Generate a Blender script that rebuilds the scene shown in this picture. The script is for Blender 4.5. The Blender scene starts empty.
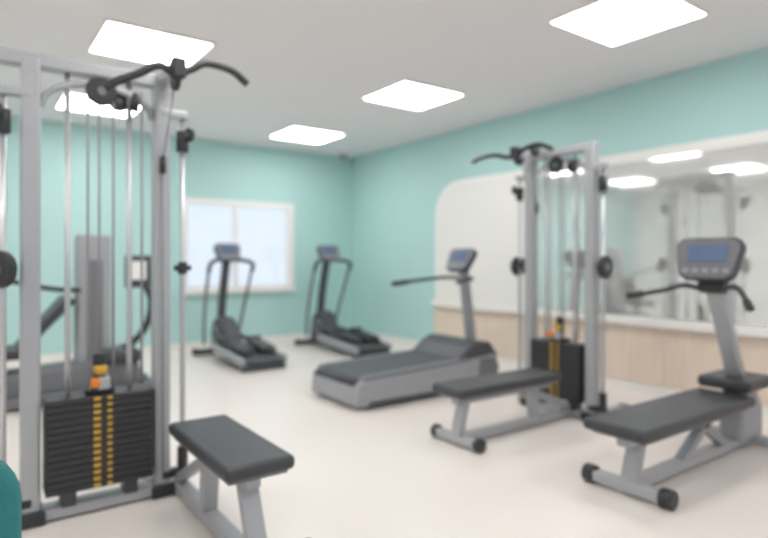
import bpy, bmesh, math
from mathutils import Vector, Matrix, Euler

scene = bpy.context.scene
col = scene.collection

# ------------------------------------------------------------------ materials
def mat(name, color, rough=0.5, metal=0.0, spec=0.5, emis=None, estr=0.0, noise=0.0, nscale=20.0, bump=0.0, coat=0.0):
    m = bpy.data.materials.new(name); m.use_nodes = True
    nt = m.node_tree; b = nt.nodes['Principled BSDF']
    b.inputs['Base Color'].default_value = (*color, 1)
    b.inputs['Roughness'].default_value = rough
    b.inputs['Metallic'].default_value = metal
    b.inputs['Specular IOR Level'].default_value = spec
    b.inputs['Coat Weight'].default_value = coat
    if emis:
        b.inputs['Emission Color'].default_value = (*emis, 1)
        b.inputs['Emission Strength'].default_value = estr
    if noise > 0 or bump > 0:
        tc = nt.nodes.new('ShaderNodeTexCoord')
        n = nt.nodes.new('ShaderNodeTexNoise'); n.inputs['Scale'].default_value = nscale
        n.inputs['Detail'].default_value = 4
        nt.links.new(tc.outputs['Object'], n.inputs['Vector'])
        if noise > 0:
            r = nt.nodes.new('ShaderNodeMix'); r.data_type = 'RGBA'
            r.inputs[6].default_value = (*[c * (1 - noise) for c in color], 1)
            r.inputs[7].default_value = (*[min(1, c * (1 + noise)) for c in color], 1)
            nt.links.new(n.outputs['Fac'], r.inputs[0])
            nt.links.new(r.outputs[2], b.inputs['Base Color'])
        if bump > 0:
            bp = nt.nodes.new('ShaderNodeBump'); bp.inputs['Strength'].default_value = bump
            bp.inputs['Distance'].default_value = 0.002
            nt.links.new(n.outputs['Fac'], bp.inputs['Height'])
            nt.links.new(bp.outputs['Normal'], b.inputs['Normal'])
    return m

M_TEAL = mat('wall_paint_teal', (0.47, 0.71, 0.69), 0.6, noise=0.015, nscale=3, bump=0.05)
M_WHITEWALL = mat('wall_paint_white', (0.82, 0.82, 0.80), 0.7, noise=0.01, nscale=3)
M_CEIL = mat('ceiling_paint', (0.87, 0.855, 0.87), 0.8, noise=0.01, nscale=2)
M_FLOOR = mat('floor_vinyl', (0.80, 0.74, 0.695), 0.28, noise=0.02, nscale=1.5, spec=0.5)
M_TRIM = mat('trim_white', (0.88, 0.86, 0.83), 0.45, noise=0.01)
M_PANEL = mat('panel_offwhite', (0.83, 0.82, 0.79), 0.5, noise=0.01, nscale=2)
M_FRAME = mat('powdercoat_silver', (0.43, 0.44, 0.46), 0.38, metal=0.2, noise=0.03, nscale=40)
M_LIGHTGREY = mat('plastic_lightgrey', (0.34, 0.35, 0.37), 0.45, noise=0.02)
M_MIDGREY = mat('plastic_midgrey', (0.17, 0.175, 0.19), 0.5, noise=0.02)
M_CHROME = mat('chrome_rod', (0.58, 0.59, 0.61), 0.3, metal=0.6, noise=0.02)
M_BLACK = mat('black_plastic', (0.030, 0.031, 0.034), 0.42, noise=0.05)
M_DARK = mat('dark_grey_plastic', (0.065, 0.07, 0.08), 0.45, noise=0.05)
M_PAD = mat('vinyl_pad', (0.045, 0.048, 0.055), 0.42, noise=0.05, bump=0.2, nscale=120)
M_PLATE = mat('weight_plate_iron', (0.035, 0.035, 0.038), 0.5, noise=0.05)
M_CABLE = mat('cable_sheath', (0.28, 0.29, 0.30), 0.4, noise=0.02)
M_YELLOW = mat('label_yellow', (0.62, 0.38, 0.05), 0.5, noise=0.02)
M_ORANGE = mat('knob_orange', (0.80, 0.22, 0.02), 0.45, noise=0.02)
M_SCREEN = mat('console_screen', (0.05, 0.08, 0.14), 0.15, emis=(0.16, 0.21, 0.34), estr=0.35, noise=0.1, nscale=30)
M_BUTTON = mat('console_buttons', (0.30, 0.32, 0.35), 0.5, noise=0.02)
M_BELT = mat('running_belt', (0.07, 0.075, 0.085), 0.6, bump=0.3, nscale=200)
M_CHAIR = mat('chair_fabric_teal', (0.03, 0.20, 0.21), 0.8, noise=0.06, nscale=60, bump=0.3)
M_LIGHT = mat('light_diffuser', (1, 1, 1), 0.5, emis=(1.0, 0.985, 0.97), estr=10.5)

def mirror():
    m = bpy.data.materials.new('mirror_hazed'); m.use_nodes = True
    nt = m.node_tree; b = nt.nodes['Principled BSDF']; o = nt.nodes['Material Output']
    b.inputs['Base Color'].default_value = (0.88, 0.88, 0.88, 1); b.inputs['Metallic'].default_value = 1; b.inputs['Roughness'].default_value = 0.04
    d = nt.nodes.new('ShaderNodeBsdfDiffuse'); d.inputs[0].default_value = (0.80, 0.80, 0.79, 1)
    tc = nt.nodes.new('ShaderNodeTexCoord'); n = nt.nodes.new('ShaderNodeTexNoise'); n.inputs['Scale'].default_value = 1.5
    mr = nt.nodes.new('ShaderNodeMapRange'); mr.inputs[3].default_value = 0.27; mr.inputs[4].default_value = 0.32
    nt.links.new(tc.outputs['Object'], n.inputs['Vector']); nt.links.new(n.outputs['Fac'], mr.inputs[0])
    mx = nt.nodes.new('ShaderNodeMixShader')
    nt.links.new(mr.outputs[0], mx.inputs[0]); nt.links.new(b.outputs[0], mx.inputs[1]); nt.links.new(d.outputs[0], mx.inputs[2])
    nt.links.new(mx.outputs[0], o.inputs[0])
    return m
M_MIRROR = mirror()

def wood():
    m = bpy.data.materials.new('wood_oak_slats'); m.use_nodes = True
    nt = m.node_tree; b = nt.nodes['Principled BSDF']
    b.inputs['Roughness'].default_value = 0.5
    tc = nt.nodes.new('ShaderNodeTexCoord'); mp = nt.nodes.new('ShaderNodeMapping')
    mp.inputs['Scale'].default_value = (6, 6, 0.7)
    n = nt.nodes.new('ShaderNodeTexNoise'); n.inputs['Scale'].default_value = 4; n.inputs['Detail'].default_value = 6
    cr = nt.nodes.new('ShaderNodeValToRGB')
    cr.color_ramp.elements[0].position = 0.3; cr.color_ramp.elements[0].color = (0.73, 0.60, 0.49, 1)
    cr.color_ramp.elements[1].position = 0.7; cr.color_ramp.elements[1].color = (0.79, 0.675, 0.57, 1)
    nt.links.new(tc.outputs['Object'], mp.inputs['Vector']); nt.links.new(mp.outputs['Vector'], n.inputs['Vector'])
    nt.links.new(n.outputs['Fac'], cr.inputs['Fac']); nt.links.new(cr.outputs['Color'], b.inputs['Base Color'])
    return m
M_WOOD = wood()

def glass():
    m = bpy.data.materials.new('window_glass'); m.use_nodes = True
    nt = m.node_tree; nt.nodes.remove(nt.nodes['Principled BSDF'])
    o = nt.nodes['Material Output']
    t = nt.nodes.new('ShaderNodeBsdfTransparent'); t.inputs[0].default_value = (0.97, 0.99, 1, 1)
    g = nt.nodes.new('ShaderNodeBsdfGlossy'); g.inputs['Roughness'].default_value = 0.05
    mx = nt.nodes.new('ShaderNodeMixShader'); mx.inputs[0].default_value = 0.04
    nt.links.new(t.outputs[0], mx.inputs[1]); nt.links.new(g.outputs[0], mx.inputs[2]); nt.links.new(mx.outputs[0], o.inputs[0])
    return m
M_GLASS = glass()

# ------------------------------------------------------------------ mesh helpers
def mkobj(name, verts, faces, m, parent=None, smooth=None, bevel=0, seg=2):
    me = bpy.data.meshes.new(name); me.from_pydata([tuple(v) for v in verts], [], faces); me.update()
    bm = bmesh.new(); bm.from_mesh(me); bmesh.ops.recalc_face_normals(bm, faces=bm.faces); bm.to_mesh(me); bm.free()
    o = bpy.data.objects.new(name, me); col.objects.link(o)
    me.materials.append(m)
    if smooth:
        for i, p in enumerate(me.polygons):
            p.use_smooth = (len(p.vertices) == 4) if smooth == 'quads' else True
    if bevel > 0:
        md = o.modifiers.new('bevel', 'BEVEL'); md.width = bevel; md.segments = seg; md.limit_method = 'ANGLE'
        md.angle_limit = math.radians(40)
    if parent: o.parent = parent
    return o

def empty(name, loc=(0, 0, 0), rz=0):
    e = bpy.data.objects.new(name, None); col.objects.link(e)
    e.location = loc; e.rotation_euler = (0, 0, math.radians(rz)); e.empty_display_size = 0.2
    return e

BF = [(0, 1, 3, 2), (4, 6, 7, 5), (0, 4, 5, 1), (2, 3, 7, 6), (0, 2, 6, 4), (1, 5, 7, 3)]
def box(name, c, s, m, p=None, bevel=0.006, rot=None, seg=2):
    R = Euler([math.radians(a) for a in rot]).to_matrix() if rot else Matrix.Identity(3)
    vs = []
    for x in (-.5, .5):
        for y in (-.5, .5):
            for z in (-.5, .5):
                vs.append(Vector(c) + R @ Vector((x * s[0], y * s[1], z * s[2])))
    return mkobj(name, vs, BF, m, p, bevel=bevel, seg=seg)

def boxes(name, lst, m, p=None, bevel=0):
    vs = []; fs = []
    for (x0, x1, y0, y1, z0, z1) in lst:
        k = len(vs)
        for x in (x0, x1):
            for y in (y0, y1):
                for z in (z0, z1): vs.append((x, y, z))
        fs += [tuple(k + i for i in f) for f in BF]
    return mkobj(name, vs, fs, m, p, bevel=bevel)

def frame_axes(d):
    d = d.normalized()
    up = Vector((0, 0, 1)) if abs(d.z) < 0.95 else Vector((0, 1, 0))
    a = d.cross(up).normalized(); b = a.cross(d).normalized()
    return a, b

def beam(name, p0, p1, w, h, m, p=None, bevel=0.006):
    """rectangular tube from p0 to p1; w = horizontal width, h = other section size"""
    p0 = Vector(p0); p1 = Vector(p1); a, b = frame_axes(p1 - p0)
    vs = []
    for P in (p0, p1):
        for i in (-.5, .5):
            for j in (-.5, .5): vs.append(P + a * w * i + b * h * j)
    return mkobj(name, vs, BF, m, p, bevel=bevel)

def rod(name, p0, p1, r, m, p=None, n=20, bevel=0, r2=None):
    p0 = Vector(p0); p1 = Vector(p1); a, b = frame_axes(p1 - p0); r2 = r if r2 is None else r2
    vs = []
    for P, rr in ((p0, r), (p1, r2)):
        for i in range(n):
            t = 2 * math.pi * i / n; vs.append(P + (a * math.cos(t) + b * math.sin(t)) * rr)
    fs = [(i, (i + 1) % n, n + (i + 1) % n, n + i) for i in range(n)] + [tuple(range(n)), tuple(range(n, 2 * n))]
    return mkobj(name, vs, fs, m, p, smooth='quads', bevel=bevel)

def catmull(pts, k=6):
    P = [Vector(q) for q in pts]; out = []
    for i in range(len(P) - 1):
        a = P[i - 1] if i > 0 else P[i] * 2 - P[i + 1]
        b, c = P[i], P[i + 1]
        d = P[i + 2] if i + 2 < len(P) else P[i + 1] * 2 - P[i]
        for j in range(k):
            t = j / k
            out.append(0.5 * ((2 * b) + (c - a) * t + (2 * a - 5 * b + 4 * c - d) * t * t + (3 * b - a - 3 * c + d) * t ** 3))
    out.append(P[-1]); return out

def tube(name, pts, r, m, p=None, n=12, k=6):
    C = catmull(pts, k); L = len(C)
    T = [(C[min(i + 1, L - 1)] - C[max(i - 1, 0)]).normalized() for i in range(L)]
    a, b = frame_axes(T[0]); vs = []
    for i in range(L):
        a = (a - T[i] * a.dot(T[i])).normalized(); b = T[i].cross(a)
        for j in range(n):
            t = 2 * math.pi * j / n; vs.append(C[i] + (a * math.cos(t) + b * math.sin(t)) * r)
    fs = []
    for i in range(L - 1):
        for j in range(n):
            fs.append((i * n + j, i * n + (j + 1) % n, (i + 1) * n + (j + 1) % n, (i + 1) * n + j))
    fs += [tuple(range(n)), tuple(range((L - 1) * n, L * n))]
    return mkobj(name, vs, fs, m, p, smooth='quads')

def prism(name, prof, axis, lo, hi, m, p=None, bevel=0.006, seg=2):
    """prof: 2-D polygon. axis 'x': prof=(y,z); 'y': prof=(x,z); 'z': prof=(x,y)"""
    def mk(u, v, w):
        return {'x': (w, u, v), 'y': (u, w, v), 'z': (u, v, w)}[axis]
    n = len(prof)
    vs = [mk(u, v, lo) for u, v in prof] + [mk(u, v, hi) for u, v in prof]
    fs = [(i, (i + 1) % n, n + (i + 1) % n, n + i) for i in range(n)] + [tuple(range(n)), tuple(range(n, 2 * n))]
    return mkobj(name, vs, fs, m, p, bevel=bevel, seg=seg)

# ------------------------------------------------------------------ room
XR, YB, XL, YF, H = 4.77, 7.43, -3.2, -2.6, 2.715
boxes('floor', [(XL - .1, XR + .1, YF - .1, YB + .1, -0.1, 0)], M_FLOOR)
boxes('ceiling', [(XL - .1, XR + .1, YF - .1, YB + .1, H, H + .1)], M_CEIL)
boxes('wall_right', [(XR, XR + .12, YF - .1, YB + .12, 0, H)], M_TEAL)
WX0, WX1, WZ0, WZ1 = 2.20, 3.78, 0.73, 1.95
boxes('wall_back', [(XL - .1, WX0, YB, YB + .12, 0, H), (WX1, XR, YB, YB + .12, 0, H),
                    (WX0, WX1, YB, YB + .12, 0, WZ0), (WX0, WX1, YB, YB + .12, WZ1, H)], M_TEAL)
boxes('wall_left', [(XL - .12, XL, YF, YB, 0, H)], M_WHITEWALL)
# front wall (behind the viewer) with two big unseen windows added for frontal daylight
FW = [(-2.4, .5), (1.2, 4.1)]
boxes('wall_front', [(XL, FW[0][0], YF - .12, YF, 0, H), (FW[0][1], FW[1][0], YF - .12, YF, 0, H), (FW[1][1], XR, YF - .12, YF, 0, H),
                     (FW[0][0], FW[0][1], YF - .12, YF, 0, .6), (FW[1][0], FW[1][1], YF - .12, YF, 0, .6),
                     (FW[0][0], FW[0][1], YF - .12, YF, 2.45, H), (FW[1][0], FW[1][1], YF - .12, YF, 2.45, H)], M_WHITEWALL)
def window(nm, x0, x1, z0, z1, y, s, mull):
    w = empty(nm, ((x0 + x1) / 2, y, (z0 + z1) / 2))
    hw, hh = (x1 - x0) / 2, (z1 - z0) / 2
    t = 0.075
    def Y(a, b): return (a, b) if s > 0 else (-b, -a)
    a, b = Y(-.02, .07)
    boxes('frame', [(-hw, hw, a, b, hh - t, hh), (-hw, hw, a, b, -hh, -hh + t), (-hw, -hw + t, a, b, -hh + t, hh - t),
                    (hw - t * 1.3, hw, a, b, -hh + t, hh - t), (mull - .03, mull + .03, a * .5, b * .9, -hh + t, hh - t)], M_TRIM, w)
    a2, b2 = Y(.03, .036)
    boxes('glass_pane', [(-hw + t, hw - t, a2, b2, -hh + t, hh - t)], M_GLASS, w)
    a3, b3 = Y(-.05, -.02)
    boxes('sill', [(-hw - .02, hw + .02, a3, b3, -hh - .02, -hh + .02)], M_TRIM, w)
window('window_1', WX0, WX1, WZ0, WZ1, YB, 1, -.07)
window('added_window_2', FW[0][0], FW[0][1], .6, 2.45, YF, -1, 0)  # this and the next window are added to brighten the machine fronts
window('added_window_3', FW[1][0], FW[1][1], .6, 2.45, YF, -1, 0)
boxes('baseboard_back', [(XL, XR, YB - .015, YB, 0, .09)], M_TRIM)
boxes('baseboard_left', [(XL, XL + .015, YF, YB - .015, 0, .09)], M_TRIM)

# mirror niche on the right wall : off-white rounded panel + mirror + ledge + wood wainscot
Y1 = 5.44; Y0 = YF + .02; ZT = 2.10; ZL = 0.655; R = 0.42
def niche(Y0, Y1, ZL, ZT, R):
    prof = [(Y0, ZL), (Y1, ZL)]
    for i in range(13):
        a = math.pi / 2 * i / 12
        prof.append((Y1 - R + R * math.cos(a), ZT - R + R * math.sin(a)))
    prof.append((Y0, ZT))
    return prof
prism('trim_1', niche(Y0, Y1, ZL, ZT, R), 'x', XR - .05, XR, M_TRIM, bevel=0.01)
prism('trim_4', niche(Y0 + .05, Y1 - .05, ZL + .01, ZT - .05, R - .05), 'x', XR - .055, XR - .045, M_PANEL, bevel=0.002)
boxes('wall_mirror', [(XR - .064, XR - .056, Y0 + .1, 3.93, ZL + .01, ZT - .09)], M_MIRROR)
boxes('trim_2', [(XR - .11, XR, Y0, Y1 + .01, ZL - .07, ZL)], M_TRIM, bevel=0.008)
sl = []; y = Y0; 
while y < Y1 - .02:
    y2 = min(y + .30, Y1); sl.append((XR - .06, XR, y, y2 - .003, .09, ZL - .07)); y = y2
sl.append((XR - .055, XR, Y0, Y1 - .006, .09, ZL - .07))
boxes('trim_3', sl, M_WOOD)
boxes('baseboard_right', [(XR - .05, XR, Y0, Y1, 0, .09), (XR - .015, XR, Y1, YB - .015, 0, .09)], M_TRIM)

# ceiling panels
for gx, gys in ((1.08, (-0.1, 2.2, 4.40, 6.36)), (3.42, (-0.1, 2.07, 4.26, 6.36)), (-1.25, (-0.1, 2.2, 4.40, 6.36))):
    for gy in gys:
        e = empty('ceiling_light_panel', (gx, gy, H))
        boxes('diffuser', [(-.345, .345, -.325, .325, -.018, -.004)], M_LIGHT, e)
        boxes('bezel', [(-.36, .36, -.34, -.325, -.02, 0), (-.36, .36, .325, .34, -.02, 0), (-.36, -.345, -.325, .325, -.02, 0), (.345, .36, -.325, .325, -.02, 0)], M_TRIM, e)

# dome camera
e = empty('security_camera', (4.42, 7.12, H))
rod('mount', (0, 0, 0), (0, 0, -.04), .08, M_TRIM, e)
vs = []; fs = []
for i in range(7):
    a = math.pi / 2 * i / 6.3
    for j in range(20):
        b = 2 * math.pi * j / 20; vs.append((.07 * math.cos(a) * math.cos(b), .07 * math.cos(a) * math.sin(b), -.04 - .07 * math.sin(a)))
for i in range(6):
    for j in range(20): fs.append((i * 20 + j, i * 20 + (j + 1) % 20, (i + 1) * 20 + (j + 1) % 20, (i + 1) * 20 + j))
mkobj('dome', vs, fs, M_LIGHTGREY, e, smooth=True)

# ------------------------------------------------------------------ cable machine
def pulley(name, c, r, axis, p, thick=.022):
    c = Vector(c); ax = Vector(axis).normalized()
    rod(name, c - ax * thick / 2, c + ax * thick / 2, r, M_BLACK, p, n=28, bevel=.004)
    rod(name + '_hub', c - ax * thick * .8, c + ax * thick * .8, r * .3, M_MIDGREY, p, n=16)

def cable_machine(loc, rz, barpts, barc, benchx, bench0, bench1, hgt=2.03, zt=.39, xb=.10):
    e = empty('cable_machine', loc, rz)
    hx = .275
    for s in (-1, 1):
        box('upright', (s * hx, 0, hgt / 2 + .01), (.075, .085, hgt - .02), M_FRAME, e, .012)
        box('upright_foot', (s * hx, 0, .03), (.11, .14, .06), M_BLACK, e, .01)
        # outer guide pole with sliding carriage
        ox = s * (hx + .10)
        rod('guide_pole', (ox, -.02, .03), (ox, -.02, hgt - .14), .013, M_CHROME, e)
        box('pole_bracket_low', (s * (hx + .06), -.02, .10), (.13, .05, .04), M_BLACK, e, .008)
        box('pole_bracket_top', (s * (hx + .06), -.02, hgt - .16), (.13, .05, .04), M_FRAME, e, .008)
        rod('carriage', (ox, -.02, 1.08), (ox, -.02, 1.14), .022, M_BLACK, e, bevel=.004)
        rod('carriage_knob', (ox - .04, -.02, 1.11), (ox + .04, -.02, 1.11), .014, M_BLACK, e)
        rod('stopper', (ox, -.02, .12), (ox, -.02, .22), .026, M_BLACK, e, bevel=.004)
        rod('upper_carriage', (ox, -.02, hgt - .34), (ox, -.02, hgt - .24), .03, M_BLACK, e, bevel=.004)
        pulley('upper_pulley', (ox + s * .02, -.06, hgt - .26), .035, (1, .3, 0), e)
    # top frame
    beam('top_beam', (-hx - .12, 0, hgt - .01), (hx + .04, 0, hgt - .01), .075, .06, M_FRAME, e, .01)
    arch = []
    for i in range(9):
        a = math.pi * i / 8; arch.append((-math.cos(a) * (hx - .04), .0, hgt - .20 + .13 * math.sin(a)))
    tube('top_arch', arch, .016, M_FRAME, e, k=3)
    beam('base_beam', (-hx - .10, 0, .035), (hx + .10, 0, .035), .10, .05, M_FRAME, e, .01)
    beam('rear_foot_l', (-hx, .0, .03), (-hx, .38, .03), .07, .05, M_FRAME, e)
    beam('rear_foot_r', (hx, .0, .03), (hx, .38, .03), .07, .05, M_FRAME, e)
    box('rear_cap_l', (-hx, .40, .03), (.08, .05, .06), M_BLACK, e, .01)
    box('rear_cap_r', (hx, .40, .03), (.08, .05, .06), M_BLACK, e, .01)
    # pulleys
    pulley('centre_pulley', (0, -.05, hgt - .11), .065, (0, 1, 0), e)
    pulley('rear_pulley', (.09, .03, hgt - .12), .05, (0, 1, 0), e)
    pulley('inner_pulley', (.15, -.03, hgt - .13), .045, (1, 0, 0), e)
    # weight stack
    n = 14; z = .12; ph = .030
    pl = []
    for i in range(n):
        pl.append((-.222, .222, -.075, .075, z, z + ph - .004)); z += ph
    boxes('weight_stack', pl, M_PLATE, e, bevel=.002)
    boxes('stack_plinth', [(-.16, -.10, -.05, .05, .05, .118), (.10, .16, -.05, .05, .05, .118)], M_DARK, e, bevel=.004)
    lb = []
    for i in range(n):
        zz = .12 + i * ph
        lb += [(-.035, -.006, -.0775, -.074, zz + .005, zz + .021), (.022, .042, -.0775, -.074, zz + .006, zz + .020)]
    boxes('stack_labels', lb, M_YELLOW, e)
    boxes('selector_slot', [(-.002, .016, -.0773, -.074, .12, z - .01)], M_BLACK, e)
    ztop = z
    box('stack_head', (0, 0, ztop + .012), (.12, .10, .025), M_BLACK, e, .008)
    rod('stack_stem', (0, 0, ztop + .02), (0, 0, ztop + .18), .028, M_BLACK, e, bevel=.006)
    rod('selector_collar', (0, -.03, ztop + .085), (0, -.03, ztop + .125), .030, M_YELLOW, e, bevel=.006)
    box('selector_block', (.01, -.03, ztop + .045), (.055, .06, .06), M_FRAME, e, .01)
    rod('selector_knob', (-.03, -.05, ztop + .055), (-.03, -.10, ztop + .055), .020, M_ORANGE, e, bevel=.005)
    for gx in (-.13, .13):
        rod('guide_rod', (gx, 0, .06), (gx, 0, hgt - .03), .012, M_CHROME, e)
    for cx, cy in ((-.055, -.05), (0.0, 0), (.055, -.03), (.18, -.03)):
        rod('cable', (cx, cy, ztop if cx == 0 else .56), (cx, cy, hgt - .08), .0055, M_CABLE, e, n=8)
    # lat bar + swivel arm
    bx = barc
    sy = -.30
    beam('lat_arm', (bx, .03, hgt + .01), (bx, sy + .02, hgt - .03), .05, .045, M_FRAME, e)
    pulley('lat_pulley_front', (bx, sy + .03, hgt - .06), .05, (1, 0, 0), e, .026)
    pulley('lat_pulley_mid', (bx + .03, -.12, hgt + .02), .05, (1, 0, 0), e, .026)
    box('lat_yoke', (bx, sy - .01, hgt - .02), (.06, .06, .09), M_BLACK, e, .01)
    tube('lat_bar', [(q[0], sy, q[1]) for q in barpts], .0175, M_BLACK, e)
    rod('cable_lat', (bx, sy + .06, hgt - .10), (bx, -.06, hgt - .4), .0045, M_CABLE, e, n=8)
    rod('carabiner', (bx, -.06, hgt - .46), (bx, -.06, hgt - .38), .014, M_BLACK, e)
    rod('cable_low', (bx, -.06, hgt - .42), (bx, -.06, .12), .0045, M_CABLE, e, n=8)
    # bench (local -y direction)
    L = bench1 - bench0
    box('bench_pad', (benchx, -(bench0 + bench1) / 2, zt), (.27, L, .055), M_PAD, e, .022, seg=4)
    box('bench_board', (benchx, -(bench0 + bench1) / 2, zt - .035), (.23, L - .06, .018), M_MIDGREY, e, .004)
    beam('bench_rail', (benchx, -bench0, zt - .07), (benchx, -bench1 + .08, zt - .07), .06, .05, M_FRAME, e)
    beam('bench_post_front', (benchx, -bench1 + .16, zt - .06), (benchx, -bench1 + xb, .05), .07, .055, M_FRAME, e)
    beam('bench_post_rear', (benchx, -bench0 - .18, zt - .06), (benchx, -bench0 - .14, .05), .07, .055, M_FRAME, e)
    beam('bench_strut', (benchx, -bench0 - .20, zt - .09), (benchx, -.02, .06), .05, .045, M_FRAME, e)
    beam('floor_rail', (benchx, -.02, .035), (benchx, -bench1 + xb, .035), .07, .05, M_FRAME, e)
    beam('floor_crossbar', (benchx - .18, -bench1 + xb, .04), (benchx + .18, -bench1 + xb, .04), .06, .05, M_FRAME, e)
    for s in (-1, 1):
        rod('foot_cap', (benchx + s * .17, -bench1 + xb, .042), (benchx + s * .215, -bench1 + xb, .042), .042, M_BLACK, e, bevel=.008)
    return e

# left machine (uprights in a line parallel to the back wall, bench towards the viewer)
cable_machine((.495, 2.94, 0), 0,
    [(-.03, 1.87), (.02, 1.91), (.10, 1.955), (.19, 2.01), (.26, 1.985), (.33, 2.02), (.40, 2.06), (.52, 2.05), (.60, 2.00)],
    .27, .36, .30, 1.02, zt=.40, xb=.03)
# right machine (bench points away from the mirror)
cable_machine((3.62, 2.735, 0), -90,
    [(-.62, 1.945), (-.52, 1.965), (-.38, 1.965), (-.26, 1.93), (-.17, 1.93), (-.08, 1.97), (.04, 1.98), (.16, 1.93)],
    -.17, .10, .28, 1.25, hgt=1.97, zt=.345)

def plate_peg(parent_loc, axis, name='weight_plate'):
    e = empty(name, parent_loc)
    a = Vector(axis)
    rod('plate', -a * .018, a * .018, .08, M_BLACK, e, n=32, bevel=.008)
    rod('hub', -a * .03, a * .03, .028, M_MIDGREY, e, n=18)
    return e
plate_peg((.11, 2.90, 1.11), (.8, .6, 0))
plate_peg((3.60, 2.345, 1.10), (0, 1, 0))
plate_peg((3.60, 3.125, 1.10), (0, 1, 0))

# ------------------------------------------------------------------ console (screen faces -x, tilted up)
def console(e, c, w, h, tilt, scr=M_SCREEN, body=M_DARK):
    n = []
    r = h * .25
    for cx, cz, a0 in ((w/2 - r, h/2 - r, 0), (-w/2 + r, h/2 - r, 90), (-w*.43 + r, -h/2 + r, 180), (w*.43 - r, -h/2 + r, 270)):
        for i in range(6):
            a = math.radians(a0 + i * 18); n.append((cx + r * math.cos(a), cz + r * math.sin(a)))
    R = Matrix.Rotation(math.radians(tilt), 3, 'Y')
    C = Vector(c)
    def put(prof, x0, x1, nm, m, bev):
        k = len(prof); vs = []
        for x in (x0, x1):
            for (u, v) in prof: vs.append(C + R @ Vector((x, u, v)))
        fs = [(i, (i + 1) % k, k + (i + 1) % k, k + i) for i in range(k)] + [tuple(range(k)), tuple(range(k, 2 * k))]
        mkobj(nm, vs, fs, m, e, bevel=bev)
    put(n, -.02, .035, 'console_body', body, .008)
    put([(a * .93, b * .90) for a, b in n], -.024, -.02, 'console_bezel', M_MIDGREY, 0)
    sw, sh = w * .29, h * .20
    put([(-sw, -sh + h*.12), (sw, -sh + h*.12), (sw, sh + h*.12), (-sw, sh + h*.12)], -.028, -.024, 'console_display', scr, 0)
    for i in range(5):
        u = -w * .3 + i * w * .15
        put([(u - w*.045, -h*.34), (u + w*.045, -h*.34), (u + w*.045, -h*.24), (u - w*.045, -h*.24)], -.028, -.024, 'console_button', M_BUTTON, 0)

# ------------------------------------------------------------------ treadmill (runs along +x, console faces -x)
e = empty('treadmill', (2.37, 3.99, 0))
W = .36
KX = .92
def K(pr): return [(x * KX, z) for x, z in pr]
prism('deck_body', K([(0, .03), (.02, .20), (.10, .235), (1.25, .27), (1.62, .30), (1.68, .26), (1.68, .04), (1.60, .02), (.05, .02)]), 'y', -W, W, M_LIGHTGREY, e, .02, 3)
for s in (-1, 1):
    prism('side_rail', K([(.06, .225), (.10, .255), (1.28, .292), (1.30, .26), (.1, .22)]), 'y', s * (W - .04) - .04, s * (W - .04) + .04, M_MIDGREY, e, .01)
    prism('lower_skirt', K([(.12, .02), (.14, .06), (1.55, .06), (1.6, .02)]), 'y', s * W - .008, s * W + .008, M_DARK, e, .004)
prism('running_belt', K([(.03, .20), (.07, .235), (.10, .245), (1.26, .280), (1.26, .262), (.1, .22)]), 'y', -W + .08, W - .08, M_BELT, e, .003)
rod('rear_roller', (.05, -W + .05, .19), (.05, W - .05, .19), .035, M_BLACK, e)
prism('motor_hood', K([(1.15, .27), (1.30, .38), (1.42, .43), (1.60, .41), (1.70, .30), (1.70, .06), (1.64, .03), (1.25, .10)]), 'y', -W + .02, W - .02, M_DARK, e, .03, 4)
prism('hood_cheek', K([(1.40, .10), (1.42, .28), (1.62, .28), (1.69, .20), (1.66, .05), (1.48, .04)]), 'y', -W - .01, W + .01, M_MIDGREY, e, .02, 3)
beam('mast', (1.56, 0, .34), (1.45, 0, 1.06), .10, .07, M_LIGHTGREY, e, .02)
console(e, (1.41, 0, 1.15), .34, .24, 28)
tube('handlebar_l', [(1.46, .04, .98), (1.38, .20, .98), (1.17, .28, .96), (.85, .28, .93)], .018, M_DARK, e)
tube('handlebar_r', [(1.46, -.04, .98), (1.40, -.17, .98), (1.30, -.22, .97), (1.16, -.22, .95)], .018, M_DARK, e)
rod('grip_l', (1.00, .28, .943), (.82, .28, .928), .025, M_BLACK, e, bevel=.006)
for x in (.15, 1.4):
    for s in (-1, 1): rod('levelling_foot', (x, s * .28, 0), (x, s * .28, .03), .03, M_BLACK, e)

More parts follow.
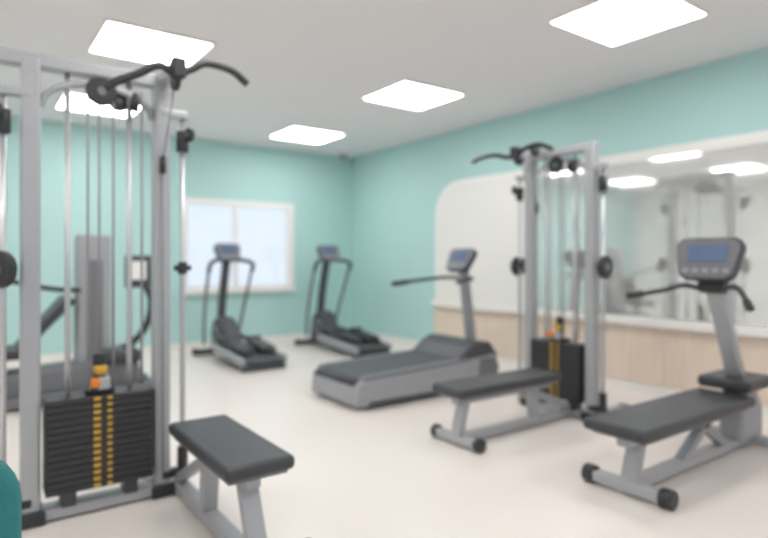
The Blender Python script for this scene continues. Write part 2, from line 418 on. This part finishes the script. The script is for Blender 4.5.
# ------------------------------------------------------------------ ellipticals
def elliptical(loc, rz):
    e = empty('elliptical_trainer', loc, rz)
    beam('base_rail', (.05, 0, .07), (1.50, 0, .07), .10, .07, M_MIDGREY, e)
    beam('rear_foot', (.08, -.24, .035), (.08, .24, .035), .08, .06, M_DARK, e)
    beam('front_foot', (1.45, -.27, .035), (1.45, .27, .035), .08, .06, M_DARK, e)
    for s in (-1, 1):
        rod('foot_cap_front', (1.45, s * .26, .04), (1.45, s * .30, .04), .042, M_BLACK, e)
        beam('side_track', (.04, s * .235, .10), (.95, s * .235, .16), .045, .08, M_LIGHTGREY, e)
        beam('pedal_arm', (.15, s * .15, .17), (1.12, s * .16, .27 + s * .03), .045, .05, M_DARK, e)
        prism('foot_plate', [(.20, .17), (.22, .22), (.58, .26), (.62, .30), (.64, .29), (.62, .22), (.4, .17)], 'y', s * .12 - .085, s * .12 + .085, M_BLACK, e, .01)
        # upright arm: straight slanted post, then black hand grip running forward to the console
        tube('arm_post', [(1.34, s * .20, .14), (1.25, s * .23, .42), (1.13, s * .25, .74), (1.00, s * .26, 1.03)], .019, M_MIDGREY, e)
        tube('arm_handle', [(1.01, s * .26, 1.01), (.96, s * .26, 1.09), (.98, s * .22, 1.13), (1.05, s * .14, 1.15), (1.12, s * .05, 1.15)], .024, M_BLACK, e)
    rod('flywheel_cover', (1.20, -.10, .27), (1.20, .10, .27), .19, M_DARK, e, n=36, bevel=.02)
    rod('crank_disc', (1.18, -.14, .27), (1.18, .14, .27), .10, M_MIDGREY, e, n=30, bevel=.01)
    prism('shroud', [(.80, .09), (1.0, .34), (1.2, .48), (1.38, .38), (1.46, .09)], 'y', -.09, .09, M_DARK, e, .03, 3)
    tube('mast', [(1.32, 0, .38), (1.27, 0, .70), (1.20, 0, .95), (1.13, 0, 1.18)], .052, M_DARK, e)
    console(e, (1.09, 0, 1.24), .32, .23, 25, body=M_DARK)
    prism('step_deck', [(.02, .08), (.04, .13), (.92, .18), (.95, .10)], 'y', -.21, .21, M_DARK, e, .012)
    return e
elliptical((2.50, 5.52, 0), 90)
elliptical((3.88, 5.52, 0), 90)

# ------------------------------------------------------------------ rowing machine / console bench in right foreground
e = empty('rowing_machine', (2.50, 1.585, 0))
PZ = .335
box('seat_pad', (.58, 0, PZ), (1.18, .34, .06), M_PAD, e, .025, seg=4)
box('seat_board', (.58, 0, PZ - .037), (1.08, .28, .02), M_MIDGREY, e, .004)
beam('seat_rail', (.08, 0, PZ - .07), (1.30, 0, PZ - .07), .07, .05, M_FRAME, e)
beam('post_rear', (.22, 0, PZ - .06), (.14, 0, .05), .08, .06, M_FRAME, e, .01)
beam('floor_crossbar', (.12, -.19, .045), (.12, .19, .045), .07, .05, M_FRAME, e)
for s in (-1, 1):
    rod('foot_cap', (.12, s * .17, .046), (.12, s * .235, .046), .046, M_BLACK, e, bevel=.01)
    rod('foot_cap_front', (1.45, s * .22, .046), (1.45, s * .27, .046), .046, M_BLACK, e, bevel=.01)
beam('floor_rail', (.12, 0, .045), (1.50, 0, .045), .075, .05, M_FRAME, e)
beam('floor_crossbar_front', (1.45, -.23, .045), (1.45, .23, .045), .07, .05, M_FRAME, e)
beam('brace_a', (.62, 0, .05), (.95, 0, .26), .055, .045, M_FRAME, e)
beam('brace_b', (.80, 0, .26), (1.15, 0, .05), .055, .045, M_FRAME, e)
prism('housing', [(1.22, .05), (1.22, .30), (1.30, .40), (1.42, .38), (1.52, .25), (1.52, .05)], 'y', -.07, .07, M_LIGHTGREY, e, .03, 3)
box('front_pad', (1.30, .0, .415), (.36, .30, .07), M_PAD, e, .025, seg=4)
beam('mast', (1.32, 0, .40), (1.00, 0, 1.06), .10, .065, M_FRAME, e, .018)
rod('mast_joint', (1.01, -.07, 1.00), (1.01, .07, 1.00), .045, M_BLACK, e, bevel=.006)
console(e, (.95, 0, 1.155), .37, .25, 14, body=M_DARK)
tube('handlebar_l', [(1.00, .03, .97), (.96, .14, 1.00), (.93, .24, .97), (.86, .34, .945), (.80, .42, .93)], .016, M_DARK, e)
tube('handlebar_r', [(1.00, -.03, .97), (.96, -.13, 1.00), (.94, -.18, .97), (.91, -.22, .92), (.90, -.24, .89)], .016, M_DARK, e)
rod('grip_l', (.86, .34, .945), (.80, .42, .93), .022, M_BLACK, e, bevel=.006)
rod('grip_r', (.918, -.21, .93), (.898, -.245, .88), .022, M_BLACK, e, bevel=.006)

# ------------------------------------------------------------------ seated row machine behind left cable machine
e = empty('seated_row_machine', (0.0, 5.40, 0))
beam('base_rail_f', (-.35, -.22, .06), (1.35, -.22, .06), .09, .08, M_MIDGREY, e)
beam('base_rail_b', (-.35, .22, .06), (1.35, .22, .06), .09, .08, M_MIDGREY, e)
beam('base_cross_a', (-.30, -.30, .05), (-.30, .30, .05), .08, .08, M_DARK, e)
beam('base_cross_b', (1.30, -.30, .05), (1.30, .30, .05), .08, .08, M_DARK, e)
prism('fairing', [(.05, .08), (.12, .26), (.75, .30), (1.15, .42), (1.25, .08)], 'y', -.17, .17, M_MIDGREY, e, .03, 3)
box('seat_pad', (.18, 0, .42), (.42, .40, .08), M_PAD, e, .03, seg=3)
beam('seat_post', (.2, 0, .10), (.2, 0, .39), .08, .08, M_FRAME, e)
prism('backrest', [(.28, .44), (.36, .44), (.72, .82), (.64, .86)], 'y', -.19, .19, M_PAD, e, .025, 3)
box('weight_tower', (.86, .02, .72), (.26, .22, 1.28), M_LIGHTGREY, e, .02, seg=3)
boxes('tower_window', [(.80, .92, -.095, -.088, .30, 1.15)], M_MIDGREY, e)
tube('handle_a', [(.05, -.26, .98), (.15, -.27, 1.02), (.30, -.25, .98), (.55, -.16, .92), (.75, -.08, .90)], .02, M_BLACK, e)
tube('handle_b', [(1.05, -.10, .35), (1.24, -.14, .55), (1.30, -.14, .80), (1.22, -.08, 1.0)], .03, M_BLACK, e)
box('placard', (1.20, -.10, 1.05), (.22, .03, .28), M_DARK, e, .012)
box('placard_face', (1.20, -.118, 1.06), (.12, .008, .16), M_PANEL, e, .002)
box('cushion_roller', (1.05, -.1, .34), (.30, .30, .12), M_PAD, e, .04, seg=3)

# ------------------------------------------------------------------ teal chair at lower left
e = empty('upholstered_chair', (-.188, 1.28, 0))
def rrect(w, h, r, cx=0, cz=0):
    n = []
    for a, b, a0 in ((w/2 - r, h/2 - r, 0), (-w/2 + r, h/2 - r, 90), (-w/2 + r, -h/2 + r, 180), (w/2 - r, -h/2 + r, 270)):
        for i in range(8):
            t = math.radians(a0 + i * 90 / 7); n.append((cx + a + r * math.cos(t), cz + b + r * math.sin(t)))
    return n
prism('backrest', rrect(.54, .42, .10, 0, .595), 'y', -.03, .03, M_CHAIR, e, .025, 4)
prism('seat', rrect(.54, .50, .10, 0, .27), 'z', .38, .47, M_CHAIR, e, .03, 4)
for sx in (-.2, .2):
    for yy in (.06, .46): rod('leg', (sx * 1.1, yy, 0), (sx, yy, .39), .012, M_BLACK, e, r2=.018)

# ------------------------------------------------------------------ world, camera
wd = bpy.data.worlds.new('sky'); scene.world = wd; wd.use_nodes = True
bg = wd.node_tree.nodes['Background']
bg.inputs[0].default_value = (0.80, 0.87, 0.97, 1); bg.inputs[1].default_value = 1.0

cam = bpy.data.cameras.new('camera'); co = bpy.data.objects.new('camera', cam); col.objects.link(co)
co.location = (0, 0, 1.15); co.rotation_euler = (math.radians(90), 0, math.radians(-35.9))
cam.sensor_width = 36; cam.lens = 36 * 575 / 768; cam.shift_y = -9 / 768
cam.dof.use_dof = True; cam.dof.focus_distance = 1.3; cam.dof.aperture_fstop = 1.45
cam.clip_start = 0.05
scene.camera = co
scene.view_settings.view_transform = 'Standard'
scene.view_settings.exposure = 0.17
